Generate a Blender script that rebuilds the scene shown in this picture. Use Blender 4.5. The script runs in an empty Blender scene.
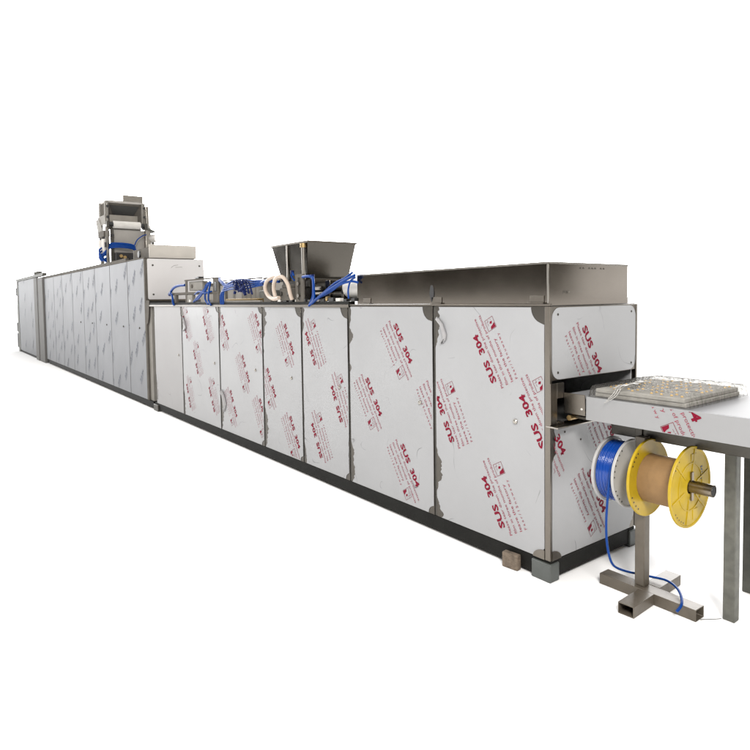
import bpy, bmesh, math, random
from mathutils import Vector, Matrix, noise
random.seed(7)
S = bpy.context.scene
COL = S.collection

# ------------------------------------------------------------------ camera
cam_d = bpy.data.cameras.new('camera'); cam = bpy.data.objects.new('camera', cam_d); COL.objects.link(cam)
def cam_matrix(yaw, pit, rol, loc):
    cy, sy, cp, sp, cr, sr = math.cos(yaw), math.sin(yaw), math.cos(pit), math.sin(pit), math.cos(rol), math.sin(rol)
    f = Vector((-sy*cp, cy*cp, sp)); r = Vector((cy, sy, 0)); u = r.cross(f)
    r2 = r*cr + u*sr; u2 = -r*sr + u*cr
    m = Matrix((r2, u2, -f)).transposed().to_4x4(); m.translation = loc
    return m
cam.matrix_world = cam_matrix(.9303, -.0487, -.0147, (1.9744, -2.5922, 1.4963))
cam_d.sensor_width = 36; cam_d.lens = 29.453
cam_d.shift_x = .0013; cam_d.shift_y = -.0621
cam_d.clip_start = .05; cam_d.clip_end = 2000
S.camera = cam

# ------------------------------------------------------------------ world, lamps, exposure
S.view_settings.view_transform = 'Standard'; S.view_settings.look = 'None'
S.view_settings.exposure = 0; S.view_settings.gamma = 1
W = bpy.data.worlds.new('World'); S.world = W; W.use_nodes = True
def world():
    nt = W.node_tree; N = nt.nodes; K = nt.links
    bg = N['Background']
    tc = N.new('ShaderNodeTexCoord'); gen = tc.outputs['Generated']
    def dot(v):
        n = N.new('ShaderNodeVectorMath'); n.operation = 'DOT_PRODUCT'; n.inputs[1].default_value = v
        K.new(gen, n.inputs[0]); return n.outputs['Value']
    def ramp(s, a, b, lo, hi):
        n = N.new('ShaderNodeMapRange'); n.interpolation_type = 'SMOOTHSTEP'
        n.inputs['From Min'].default_value = a; n.inputs['From Max'].default_value = b
        n.inputs['To Min'].default_value = lo; n.inputs['To Max'].default_value = hi
        K.new(s, n.inputs['Value']); return n.outputs['Result']
    def mth(op, a, b):
        n = N.new('ShaderNodeMath'); n.operation = op
        for i, q in enumerate((a, b)):
            if isinstance(q, (int, float)): n.inputs[i].default_value = q
            else: K.new(q, n.inputs[i])
        return n.outputs[0]
    up = dot((0, 0, 1))
    rear = mth('MULTIPLY', ramp(dot((-.80, .60, 0)), .42, .70, 0, WB), ramp(up, .25, .62, 1, .35))         # white glow added behind the machine to keep background and floor white
    zen = ramp(up, .62, .95, 0, WZ)               # overhead glow added to whiten the floor
    lobe = ramp(dot((.93, .30, .21)), .86, .99, 0, WL)        # glow added on the right for the hood end and end panels
    nz = N.new('ShaderNodeTexNoise'); nz.inputs['Scale'].default_value = 2.6; nz.inputs['Detail'].default_value = 2
    K.new(gen, nz.inputs['Vector'])
    hall = ramp(nz.outputs['Fac'], .38, .66, WF*.45, WF*1.7)  # the dim hall on the photographer's side
    hood_glow = ramp(dot((.53, .848, .02)), .9976, .9999, 0, 2.0)  # small bright spot added to reflect in the near hood's end sheet
    tot = mth('ADD', mth('ADD', rear, zen), mth('ADD', mth('ADD', lobe, hood_glow), hall))
    mx = N.new('ShaderNodeMix'); mx.data_type = 'RGBA'
    mx.inputs['A'].default_value = (1, .93, .82, 1); mx.inputs['B'].default_value = (1, 1, 1, 1)
    K.new(ramp(tot, .4, 1.2, 0, 1), mx.inputs['Factor'])
    K.new(mx.outputs['Result'], bg.inputs['Color']); K.new(tot, bg.inputs['Strength'])
WB, WZ, WL, WF = 10., 2.0, .45, .20
world()
def lamp(name, loc, tgt, size, watts, col=(1, .97, .93)):
    d = bpy.data.lights.new(name, 'AREA'); d.shape = 'DISK'; d.size = size; d.energy = watts; d.color = col
    o = bpy.data.objects.new(name, d); COL.objects.link(o); o.location = loc
    o.rotation_euler = (Vector(tgt)-Vector(loc)).to_track_quat('-Z', 'Y').to_euler()
    return o
lamp('hall_lamp', (5.4, -4.7, 6.2), (-1.5, 0, .7), 2.4, 1000)
lamp('hall_lamp', (-8.5, -8.5, 7.5), (-9.5, 0, 1), 3.0, 760)

# ------------------------------------------------------------------ materials
def mat(name, col, rough=.5, metal=0., var=.06, vscale=6., bump=0., bscale=40., stretch=None, spec=.5, coat=0., rvar=.0,
        scratch=0., objvar=0., distort=0., bdist=.004):
    m = bpy.data.materials.new(name); m.use_nodes = True
    nt = m.node_tree; N = nt.nodes; K = nt.links; b = N['Principled BSDF']
    b.inputs['Metallic'].default_value = metal; b.inputs['Specular IOR Level'].default_value = spec
    b.inputs['Coat Weight'].default_value = coat
    tc = N.new('ShaderNodeTexCoord'); vec = tc.outputs['Object']
    if stretch:
        mp = N.new('ShaderNodeMapping'); mp.inputs['Scale'].default_value = stretch
        K.new(vec, mp.inputs['Vector']); sv = mp.outputs['Vector']
    else: sv = vec
    n1 = N.new('ShaderNodeTexNoise'); n1.inputs['Scale'].default_value = vscale; n1.inputs['Detail'].default_value = 4
    n1.inputs['Distortion'].default_value = distort
    K.new(vec, n1.inputs['Vector'])
    n2 = N.new('ShaderNodeTexNoise'); n2.inputs['Scale'].default_value = bscale; n2.inputs['Detail'].default_value = 5
    K.new(sv, n2.inputs['Vector'])
    def mr(s, lo, hi, a=.25, bb=.75):
        n = N.new('ShaderNodeMapRange'); n.inputs['From Min'].default_value = a; n.inputs['From Max'].default_value = bb
        n.inputs['To Min'].default_value = lo; n.inputs['To Max'].default_value = hi
        K.new(s, n.inputs['Value']); return n.outputs['Result']
    f = mr(n1.outputs['Fac'], 1-var, 1+var)
    if stretch:
        mm = N.new('ShaderNodeMath'); mm.operation = 'MULTIPLY'
        K.new(f, mm.inputs[0]); K.new(mr(n2.outputs['Fac'], 1-var*.6, 1+var*.6), mm.inputs[1]); f = mm.outputs[0]
    if objvar:
        oi = N.new('ShaderNodeObjectInfo'); mm = N.new('ShaderNodeMath'); mm.operation = 'MULTIPLY'
        K.new(f, mm.inputs[0]); K.new(mr(oi.outputs['Random'], 1-objvar, 1+objvar, 0, 1), mm.inputs[1]); f = mm.outputs[0]
    if scratch:   # fine hairline scratches with a shape of their own
        mp = N.new('ShaderNodeMapping'); mp.inputs['Rotation'].default_value = (.3, .5, .2)
        K.new(vec, mp.inputs['Vector'])
        nd = N.new('ShaderNodeTexNoise'); nd.inputs['Scale'].default_value = 1.7; nd.inputs['Detail'].default_value = 2
        K.new(mp.outputs['Vector'], nd.inputs['Vector'])
        ab = N.new('ShaderNodeMath'); ab.operation = 'SUBTRACT'; K.new(nd.outputs['Fac'], ab.inputs[0]); ab.inputs[1].default_value = .5
        a2 = N.new('ShaderNodeMath'); a2.operation = 'ABSOLUTE'; K.new(ab.outputs[0], a2.inputs[0])
        line = mr(a2.outputs[0], 1, 0, 0, .0022)
        ng = N.new('ShaderNodeTexNoise'); ng.inputs['Scale'].default_value = 5; K.new(vec, ng.inputs['Vector'])
        gate = mr(ng.outputs['Fac'], 0, scratch, .53, .64)
        mm = N.new('ShaderNodeMath'); mm.operation = 'MULTIPLY'; K.new(line, mm.inputs[0]); K.new(gate, mm.inputs[1])
        iv = N.new('ShaderNodeMath'); iv.operation = 'SUBTRACT'; iv.inputs[0].default_value = 1; K.new(mm.outputs[0], iv.inputs[1])
        m3 = N.new('ShaderNodeMath'); m3.operation = 'MULTIPLY'; K.new(f, m3.inputs[0]); K.new(iv.outputs[0], m3.inputs[1]); f = m3.outputs[0]
    vm = N.new('ShaderNodeVectorMath'); vm.operation = 'SCALE'; vm.inputs[0].default_value = col; K.new(f, vm.inputs['Scale'])
    K.new(vm.outputs['Vector'], b.inputs['Base Color'])
    if rvar: K.new(mr(n2.outputs['Fac'], max(.02, rough-rvar), rough+rvar), b.inputs['Roughness'])
    else: b.inputs['Roughness'].default_value = rough
    if bump:
        bp = N.new('ShaderNodeBump'); bp.inputs['Strength'].default_value = bump; bp.inputs['Distance'].default_value = bdist
        K.new(n2.outputs['Fac'], bp.inputs['Height']); K.new(bp.outputs['Normal'], b.inputs['Normal'])
    return m
MT = {}
MT['film'] = mat('protective_film', (.268, .271, .278), .30, 0, .04, 2.6, .30, 2.6, spec=.45, scratch=.8, objvar=.025, bdist=.010)
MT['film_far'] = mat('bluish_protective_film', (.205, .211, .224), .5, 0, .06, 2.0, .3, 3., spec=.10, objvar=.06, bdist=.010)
MT['film_plain'] = mat('plain_white_film', (.270, .266, .268), .45, 0, .03, 2.2, .1, 6., spec=.2, scratch=.3)
MT['steel'] = mat('brushed_stainless_steel', (.165, .148, .127), .33, 1, .10, 3., .04, 60., (1, 1, 14), rvar=.06)
MT['hopper'] = mat('dark_hopper_sheet', (.094, .086, .075), .18, 1, .10, 2., .03, 4., rvar=.04)
MT['hood'] = mat('satin_stainless_sheet', (.186, .164, .140), .12, 1, .06, 1.2, .02, 3., (1, 1, 1), rvar=.03, distort=.4)
MT['litsheet'] = mat('cream_lit_sheet', (.62, .585, .535), .30, .7, .10, 2.2, distort=1.0)  # bright reflection on the far hood's end put into the sheet colour
MT['dsteel'] = mat('dull_dark_steel', (.075, .071, .063), .42, .85, .15, 9., .12, 35.)
MT['psteel'] = mat('machined_steel', (.33, .31, .28), .28, 1, .08, 8.)
MT['skirtfilm'] = mat('table_skirt_film', (.232, .233, .237), .36, 0, .03, 2.2, .3, 5., spec=.35, scratch=.5, bdist=.008)
MT['plate'] = mat('dull_mill_plate', (.095, .087, .076), .7, 0, .14, 9., .1, 40., spec=.05)
MT['lplate'] = mat('light_mill_plate', (.20, .19, .172), .6, 0, .12, 7., spec=.08)
MT['palesheet'] = mat('pale_grey_sheet', (.34, .322, .298), .5, 0, .08, 4., spec=.1)
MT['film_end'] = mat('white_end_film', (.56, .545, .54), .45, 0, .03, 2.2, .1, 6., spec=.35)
MT['palepost'] = mat('pale_grey_post', (.135, .132, .126), .6, 0, .06, 5., spec=.1)
MT['black'] = mat('black_painted_frame', (.008, .008, .007), .6, 0, .25, 7., .2, 60., spec=.12)
MT['inner'] = mat('interior_shade_sheet', (.045, .045, .043), .5, .3, .15, 5.)  # dark sheet standing for the shade inside openings
MT['footgrey'] = mat('grey_painted_foot', (.060, .066, .062), .5, 0, .12, 14., .1, 50.)
MT['wood'] = mat('weathered_wood', (.115, .088, .064), .85, 0, .45, 30., .6, 50., (1, 1, 5))
MT['red'] = mat('red_print_ink', (.15, .004, .018), .6, 0, .12, 30., spec=.1)
MT['redthin'] = mat('red_fine_print_ink', (.225, .035, .058), .6, 0, .15, 40., spec=.1)
MT['blueprint'] = mat('blue_grey_print_ink', (.082, .090, .115), .6, 0, .5, 9., spec=.3)
MT['hose'] = mat('blue_air_hose', (.003, .036, .185), .35, 0, .12, 20., spec=.15)
MT['hosedk'] = mat('dark_blue_fitting', (.006, .012, .06), .5, 0, .3, 40., spec=.1)
MT['pink'] = mat('cream_silicone_hose', (.40, .325, .265), .35, 0, .08, 15.)
MT['plug'] = mat('black_plastic', (.015, .015, .016), .4, 0, .1, 20.)
MT['roller'] = mat('white_plastic_roller', (.52, .50, .47), .45, 0, .06, 12.)
MT['brass'] = mat('brass_fitting', (.45, .32, .15), .35, 1, .1, 20.)
MT['yellow'] = mat('yellow_moulded_plastic', (.36, .245, .006), .42, 0, .16, 12., .05, 60., spec=.4)
MT['white'] = mat('off_white_spool_plastic', (.335, .33, .322), .45, 0, .05, 14.)
MT['coil'] = mat('blue_tubing_coil', (.004, .042, .24), .16, 0, .1, 9., spec=.6)
MT['card'] = mat('brown_cardboard_core', (.205, .118, .046), .75, 0, .10, 16., .2, 90.)
MT['stand'] = mat('brown_grey_steel_tube', (.098, .083, .064), .42, .2, .16, 12., .1, 60.)
MT['shaft'] = mat('worn_steel_shaft', (.22, .19, .155), .3, 1, .25, 14., .08, 60.)
MT['galv'] = mat('galvanised_steel', (.088, .088, .075), .6, 0, .28, 22., .1, 50.)
MT['dgalv'] = mat('dark_galvanised_steel', (.045, .046, .038), .6, 0, .3, 16.)
MT['tabletop'] = mat('table_film', (.16, .16, .165), .5, 0, .05, 3., .12, 9., spec=.08, scratch=.5)
MT['mould'] = mat('clear_grey_mould_tray', (.335, .325, .305), .5, 0, .18, 18., .1, 40., spec=.0)
MT['gold'] = mat('tan_mould_glint', (.80, .54, .22), .25, .1, .3, 30.)  # tan domes standing for light reflected in the mould cavities
MT['strand'] = mat('gathered_plastic', (.36, .35, .33), .2, 0, .2, 40., spec=.6)
MT['floor'] = mat('white_studio_floor', (.90, .90, .90), .9, 0, .004, 3., spec=.0)
def mat_plastic():
    m = bpy.data.materials.new('clear_plastic_bag'); m.use_nodes = True
    nt = m.node_tree; N = nt.nodes; K = nt.links; N.remove(N['Principled BSDF'])
    out = N['Material Output']; tr = N.new('ShaderNodeBsdfTransparent'); tr.inputs['Color'].default_value = (.93, .925, .91, 1)
    gl = N.new('ShaderNodeBsdfGlossy'); gl.inputs['Roughness'].default_value = .12; gl.inputs['Color'].default_value = (.11, .107, .10, 1)
    df = N.new('ShaderNodeBsdfDiffuse'); df.inputs['Color'].default_value = (.25, .24, .225, 1)
    tc = N.new('ShaderNodeTexCoord'); nz = N.new('ShaderNodeTexNoise'); nz.inputs['Scale'].default_value = 26; nz.inputs['Detail'].default_value = 6
    nz.inputs['Distortion'].default_value = 1.5; K.new(tc.outputs['Object'], nz.inputs['Vector'])
    bp = N.new('ShaderNodeBump'); bp.inputs['Strength'].default_value = .7; bp.inputs['Distance'].default_value = .02
    K.new(nz.outputs['Fac'], bp.inputs['Height']); K.new(bp.outputs['Normal'], gl.inputs['Normal'])
    m1 = N.new('ShaderNodeMixShader'); m1.inputs[0].default_value = .13; K.new(tr.outputs[0], m1.inputs[1]); K.new(df.outputs[0], m1.inputs[2])
    lw = N.new('ShaderNodeLayerWeight'); lw.inputs['Blend'].default_value = .12; K.new(bp.outputs['Normal'], lw.inputs['Normal'])
    m2 = N.new('ShaderNodeMixShader'); K.new(lw.outputs['Fresnel'], m2.inputs[0]); K.new(m1.outputs[0], m2.inputs[1]); K.new(gl.outputs[0], m2.inputs[2])
    K.new(m2.outputs[0], out.inputs['Surface'])
    return m
MT['bag'] = mat_plastic()

# ------------------------------------------------------------------ builders
class MB:
    def __init__(s): s.bm = bmesh.new()
    def box(s, x0, x1, y0, y1, z0, z1, rot=None, piv=None):
        v = [s.bm.verts.new((x, y, z)) for x in (x0, x1) for y in (y0, y1) for z in (z0, z1)]
        for f in ((0,1,3,2),(4,6,7,5),(0,4,5,1),(2,3,7,6),(0,2,6,4),(1,5,7,3)): s.bm.faces.new([v[i] for i in f])
        if rot is not None:
            bmesh.ops.rotate(s.bm, verts=v, cent=piv or ((x0+x1)/2, (y0+y1)/2, (z0+z1)/2), matrix=rot)
        return s
    def loft(s, rings, cap=True, closed=True):
        R = [[s.bm.verts.new(p) for p in r] for r in rings]; n = len(R[0])
        for a, b in zip(R, R[1:]):
            for i in range(n if closed else n-1):
                s.bm.faces.new((a[i], a[(i+1) % n], b[(i+1) % n], b[i]))
        if cap:
            s.bm.faces.new(R[0][::-1]); s.bm.faces.new(R[-1])
        return s
    def tube(s, pts, r, seg=10, smooth=True, sub=6, cap=True):
        P = [Vector(p) for p in pts]
        if smooth and len(P) > 2:
            Q = []
            for i in range(len(P)-1):
                a, b, c, d = P[max(i-1, 0)], P[i], P[i+1], P[min(i+2, len(P)-1)]
                for k in range(sub):
                    t = k/sub
                    Q.append(.5*((2*b)+(c-a)*t+(2*a-5*b+4*c-d)*t*t+(3*b-a-3*c+d)*t**3))
            Q.append(P[-1]); P = Q
        rings = []; up = Vector((.13, .21, .97)).normalized(); n0 = None
        for i, p in enumerate(P):
            t = (P[min(i+1, len(P)-1)]-P[max(i-1, 0)]).normalized()
            n = (up if n0 is None else n0); n = n - t*n.dot(t)
            if n.length < 1e-4: n = t.orthogonal()
            n.normalize(); n0 = n; b = t.cross(n)
            rr = r[i*len(r)//len(P)] if isinstance(r, (list, tuple)) else r
            rings.append([p+(n*math.cos(q)+b*math.sin(q))*rr for q in [2*math.pi*j/seg for j in range(seg)]])
        return s.loft(rings, cap)
    def cyl(s, a, b, r, seg=24): return s.tube([a, b], r, seg, False)
    def lathe(s, o, ax, prof, seg=64, cap=False):     # prof: (distance along the axis, radius)
        ax = Vector(ax).normalized(); n = ax.orthogonal().normalized(); b = ax.cross(n); o = Vector(o)
        rings = [[o+ax*h+(n*math.cos(q)+b*math.sin(q))*r for q in [2*math.pi*j/seg for j in range(seg)]] for h, r in prof]
        return s.loft(rings, cap)
    def prism(s, pts, ext):
        e = Vector(ext)
        A = [s.bm.verts.new(p) for p in pts]; B = [s.bm.verts.new(Vector(p)+e) for p in pts]; n = len(A)
        s.bm.faces.new(A); s.bm.faces.new(B[::-1])
        for i in range(n): s.bm.faces.new((A[i], B[i], B[(i+1) % n], A[(i+1) % n]))
        return s
    def split(s, name, m, parent=None, bevel=0.):
        """every separate piece becomes an object of its own"""
        left = set(s.bm.verts); out = []
        while left:
            isl = {left.pop()}; st = list(isl)
            while st:
                for e in st.pop().link_edges:
                    for v in e.verts:
                        if v not in isl: isl.add(v); st.append(v)
            left -= isl
            mb = MB(); mp = {v: mb.bm.verts.new(v.co) for v in s.bm.verts if v in isl}
            for f in s.bm.faces:
                if f.verts[0] in isl: mb.bm.faces.new([mp[v] for v in f.verts])
            out.append(mb.build(name, m, parent, bevel))
        s.bm.free(); return out
    def build(s, name, m, parent=None, bevel=0., tri=False):
        bmesh.ops.recalc_face_normals(s.bm, faces=s.bm.faces)
        if tri: bmesh.ops.triangulate(s.bm, faces=s.bm.faces)
        me = bpy.data.meshes.new(name); s.bm.to_mesh(me); s.bm.free()
        me.polygons.foreach_set('use_smooth', [True]*len(me.polygons)); me.set_sharp_from_angle(angle=math.radians(32))
        me.materials.append(MT[m])
        o = bpy.data.objects.new(name, me); COL.objects.link(o)
        if parent: o.parent = parent
        if bevel:
            md = o.modifiers.new('edge', 'BEVEL'); md.width = bevel; md.segments = 2; md.limit_method = 'ANGLE'; md.angle_limit = math.radians(40)
        return o
def thing(name, label, cat, group=None):
    o = bpy.data.objects.new(name, None); COL.objects.link(o); o.empty_display_size = .1
    o['label'] = label; o['category'] = cat
    if group: o['group'] = group
    return o
def box(name, m, parent, *b, bevel=.002): return MB().box(*b).build(name, m, parent, bevel)

# lettering ------------------------------------------------------------
def text_bm(body, size, x, y, sx=1., bold=0., space=1.):
    c = bpy.data.curves.new('t', 'FONT'); c.body = body; c.size = size; c.resolution_u = 2; c.offset = bold; c.space_character = space
    o = bpy.data.objects.new('t', c); COL.objects.link(o)
    dg = bpy.context.evaluated_depsgraph_get(); me = bpy.data.meshes.new_from_object(o.evaluated_get(dg))
    bm = bmesh.new(); bm.from_mesh(me)
    bpy.data.objects.remove(o); bpy.data.curves.remove(c); bpy.data.meshes.remove(me)
    for v in bm.verts: v.co = Vector((v.co.x*sx+x, v.co.y+y, 0))
    return bm
def fit_text(body, L, h, x, y, bold=0.):             # text of length L and cap height h, its baseline start at x, y
    size = h/.69
    bm = text_bm(body, size, 0, 0, 1, bold)
    w = max(v.co.x for v in bm.verts)-min(v.co.x for v in bm.verts); x0 = min(v.co.x for v in bm.verts)
    for v in bm.verts: v.co = Vector(((v.co.x-x0)*L/w+x, v.co.y+y, 0))
    return bm
def joined(bms):
    out = bmesh.new(); me = bpy.data.meshes.new('j')
    for b in bms:
        b.to_mesh(me); out.from_mesh(me); b.free()
    bpy.data.meshes.remove(me)
    return out
def rect_bm(*polys):
    b = bmesh.new()
    for p in polys: b.faces.new([b.verts.new((x, y, 0)) for x, y in p])
    return b
def R4(x0, x1, y0, y1): return [(x0, y0), (x1, y0), (x1, y1), (x0, y1)]
def keep(bm, name):
    me = bpy.data.meshes.new(name); bm.to_mesh(me); bm.free(); return me
ICON = rect_bm(R4(.268, .336, -.1065, -.1045), R4(.268, .336, -.1705, -.1685), R4(.268, .270, -.1685, -.1065), R4(.334, .336, -.1685, -.1065),
               [(.272, -.166), (.300, -.166), (.292, -.152), (.287, -.134), (.272, -.128)],
               [(.300, -.148), (.313, -.156), (.316, -.140), (.305, -.133)],
               R4(.318, .330, -.128, -.126), R4(.318, .320, -.126, -.114), R4(.296, .312, -.121, -.1195), R4(.321, .330, -.150, -.1485))
PRINT_BOLD = keep(joined([fit_text('SUS', .135, .040, 0, -.020, .0020), fit_text('304', .122, .040, .178, -.020, .0020), ICON]), 'print_bold')
PRINT_FINE = keep(joined([fit_text('Please tear down the protective', .43, .0185, -.050, -.052),
                          fit_text('film in three months of products', .43, .0185, -.048, -.092),
                          fit_text('leave the factory', .262, .0185, -.046, -.132),
                          fit_text('F a a r / 1 5 n u w a w y', .275, .0165, -.044, -.169)]), 'print_fine')
FAR_PRINT = keep(joined([fit_text('SUS 304', .22, .040, 0, 0, .003), rect_bm(R4(-.02, .19, -.026, -.019), R4(-.01, .13, -.044, -.038))]), 'print_far')
def prints(parent, spots, org, ux, uz, n, lim, far=0):
    """spots (a, b, angle) in the plane org + a*ux + b*uz; every print is cut off at lim = (a0, a1, b0, b1) like the sheet it is on"""
    ux, uz, n, org = Vector(ux), Vector(uz), Vector(n), Vector(org)
    me = bpy.data.meshes.new('p'); out = bmesh.new()
    def flush():
        out.normal_update()
        for f in out.faces:
            if f.normal.dot(n) < 0: f.normal_flip()
        if not out.faces: return
        r = bpy.data.meshes.new('printed_text'); out.to_mesh(r); out.clear()
        for m in (('blueprint',) if far else ('red', 'redthin')): r.materials.append(MT[m])
        o = bpy.data.objects.new('printed_text', r); COL.objects.link(o); o.parent = parent
    for a, b, ang in spots:
        for mi, src in enumerate((FAR_PRINT,) if far else (PRINT_BOLD, PRINT_FINE)):
            bm = bmesh.new(); bm.from_mesh(src)
            bm.transform(Matrix.Translation((a, b, 0)) @ Matrix.Rotation(math.radians(ang), 4, 'Z') @ Matrix.Scale(far or 1, 4))
            for co, no in (((lim[0], 0, 0), (-1, 0, 0)), ((lim[1], 0, 0), (1, 0, 0)), ((0, lim[2], 0), (0, -1, 0)), ((0, lim[3], 0), (0, 1, 0))):
                bmesh.ops.bisect_plane(bm, geom=bm.verts[:]+bm.edges[:]+bm.faces[:], plane_co=co, plane_no=no, clear_outer=True)
            for v in bm.verts: v.co = org+ux*v.co.x+uz*v.co.y
            for f in bm.faces: f.material_index = mi
            bm.to_mesh(me); out.from_mesh(me); bm.free()
        flush()

# ------------------------------------------------------------------ setting
fl = MB(); fl.bm.faces.new([fl.bm.verts.new(p) for p in ((-400, -400, 0), (400, -400, 0), (400, 400, 0), (-400, 400, 0))])
fl = fl.build('floor', 'floor'); fl['kind'] = 'structure'

D = .81; H = 1.45; ZB = .115
def edge_bites(bites, a0, a1, amp=.004):
    """points of one upright edge from a0 up to a1: (z, inset); a bite is (z centre, half height, depth)"""
    out = []; n = max(24, int((a1-a0)/.009))
    for i in range(n+1):
        z = a0+(a1-a0)*i/n; d = amp*.35*abs(noise.noise((z*9, a0*7+len(bites)*3.1, .7)))
        for zc, hh, dep in bites:
            t = (z-zc)/hh
            if abs(t) < 1: d = max(d, .74*dep*(1-abs(t)**2.4)*(.78+.55*noise.noise((z*26, zc*31, dep*90))+.30*noise.noise((z*75, zc*11, dep*50))))
        out.append((z, d))
    return out
def film_outline(x0, x1, z0, z1, left, right, rc=.0, rcb=.0):
    """outline of the film on a panel: torn upright edges; the corners at the right are cut back round the gusset"""
    L = edge_bites(left, z0, z1); Rr = edge_bites(right, z0, z1)
    def corner(z):
        d = 0
        if rc and z > z1-rc: d = max(d, rc-math.sqrt(max(0, rc*rc-(z-(z1-rc))**2))) if False else max(d, math.sqrt(max(0, rc*rc-(z1-z)**2)))
        if rcb and z < z0+rcb: d = max(d, math.sqrt(max(0, rcb*rcb-(z-z0)**2)))
        return d
    p = [(x0+d, z) for z, d in reversed(L)]
    q = [(x1-max(d, corner(z)), z) for z, d in Rr]
    return p+q

# ------------------------------------------------------------------ near cabinet
cab = thing('machine_cabinet', 'long low cabinet with film covered panels printed SUS 304 in red, nearest the camera', 'machine cabinet')
XB = [0, -.8755, -1.823, -2.520, -3.247, -4.274, -5.422, -6.50]
panel_spec = [  # left bites, right bites, top right radius, bottom right radius, prints
    ([(1.37, .16, .075), (1.24, .05, .035), (.42, .14, .06), (.14, .10, .075)], [(.12, .05, .03)], .085, .0,
     [(-.375, 1.013, 119), (-.715, .613, 117), (-.316, .199, 119), (-.038, .705, 119)]),
    ([(1.40, .12, .035), (1.22, .06, .062), (.98, .03, .03), (.26, .17, .06)], [], .09, .05,
     [(-1.262, 1.322, -57), (-1.597, .924, -57), (-1.204, .513, -57), (-.881, .947, -59)]),
    ([(1.39, .17, .05), (.5, .04, .01), (.15, .14, .05)], [(.3, .2, .012)], .09, .05,
     [(-2.306, .962, 118), (-1.933, .548, 116), (-2.236, .209, 118), (-2.66, .60, 118)]),
    ([(1.33, .19, .10), (1.02, .02, .015), (.30, .20, .085)], [], .09, .045,
     [(-2.812, 1.284, -60), (-3.17, .866, -58), (-2.749, .478, -59)]),
    ([(1.36, .16, .06), (.30, .18, .08), (.46, .06, .05)], [], .07, .05,
     [(-4.19, 1.345, -58), (-3.707, .952, -60), (-4.019, .566, -61), (-3.388, 1.367, -60), (-3.34, .56, -60)]),
    ([(1.34, .20, .12), (.22, .20, .06)], [], .07, .0,
     [(-4.579, 1.06, 117), (-4.921, .652, 114), (-4.455, .274, 118), (-5.195, .222, 112), (-5.24, 1.05, 116)]),
    ([(.30, .22, .10), (1.38, .09, .05)], [(1.40, .10, .04)], .0, .0, []),
]
RIV = [(-.224, .817), (-1.012, .82), (-1.95, .82), (-2.705, .817), (-3.409, .827), (-4.417, .818), (-5.56, .832)]
for i, (lb, rb, rc, rcb, sp) in enumerate(panel_spec):
    xr, xl = XB[i]-(.030 if i == 0 else .012), XB[i+1]+.012
    sh = box('side_panel', 'hopper', cab, xl, xr, 0, .012, ZB, H-.006, bevel=.0015)
    fo = film_outline(xl+.004, xr-.003, ZB+.004, H-.012, lb, rb, rc, rcb)
    MB().prism([(x, -.0035, z) for x, z in fo], (0, .003, 0)).build('protective_film', 'film_plain' if i == 6 else 'film', sh, tri=True)
    if sp:
        lim = (xl+.012, xr-.012, ZB+.01, H-.02)
        prints(sh, sp, (0, -.0048, 0), (1, 0, 0), (0, 0, 1), (0, -1, 0), lim)
    rx, rz = RIV[i]
    MB().lathe((rx, -.003, rz), (0, -1, 0), [(0, .015), (.006, .0145), (.011, .010), (.013, .001)], 20, True).build('panel_knob', 'psteel', sh)
# crumpled flaps of film that hang loose from torn edges
def flap(pts, m='film_plain'):
    mb = MB(); L = []; rr = random.Random(len(pts)*17+3)
    rings = []
    for (x, z, w) in pts:
        ring = []
        for k in range(5):
            t = k/4
            ring.append((x+w*t, -.006-.020*math.sin(t*3.1)*rr.uniform(.3, 1.3)-.004*rr.random(), z+.012*rr.uniform(-1, 1)))
        rings.append(ring)
    mb.loft(rings, False, False)
    o = mb.build('loose_film_flap', m, cab); md = o.modifiers.new('thick', 'SOLIDIFY'); md.thickness = .001
flap([(-.835, 1.37, .010), (-.815, 1.33, .03), (-.80, 1.28, .045), (-.79, 1.24, .03), (-.80, 1.215, .012)])
flap([(-4.25, .54, .03), (-4.24, .48, .08), (-4.22, .42, .10), (-4.20, .36, .06), (-4.19, .32, .02)])
flap([(-5.37, 1.30, .03), (-5.34, 1.24, .06), (-5.32, 1.18, .07), (-5.34, 1.14, .03)])
# posts between the panels
for x in XB[1:]: box('post', 'dsteel', cab, x-.0095, x+.0095, .004, .05, ZB, H-.008)
MB().prism([(-.029, .002, ZB), (-.029, -.004, ZB), (.004, -.004, ZB), (.004, .011, ZB), (-.002, .011, ZB), (-.002, .002, ZB)], (0, 0, H-.008-ZB)).build('corner_post', 'steel', cab, .0015)
MB().prism([(.004, D-.011, ZB), (.004, D+.004, ZB), (-.03, D+.004, ZB), (-.03, D-.002, ZB), (-.002, D-.002, ZB), (-.002, D-.011, ZB)], (0, 0, H-.008-ZB)).build('corner_post', 'steel', cab, .0015)
# top: deck, and a dark rim over the panels left of the hood
box('top_deck', 'dsteel', cab, -6.44, -.004, .02, D-.01, H-.03, H-.004)
box('top_rim', 'steel', cab, -1.80, .004, -.006, .018, H-.005, H+.006)
box('top_rim', 'black', cab, -6.70, -1.803, -.010, .05, H-.005, H+.028)
box('top_rim', 'steel', cab, -6.70, -1.803, -.014, -.0105, H-.018, H+.004)
box('back_panel', 'film', cab, -6.44, -.03, D-.012, D, ZB, H-.03)
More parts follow.
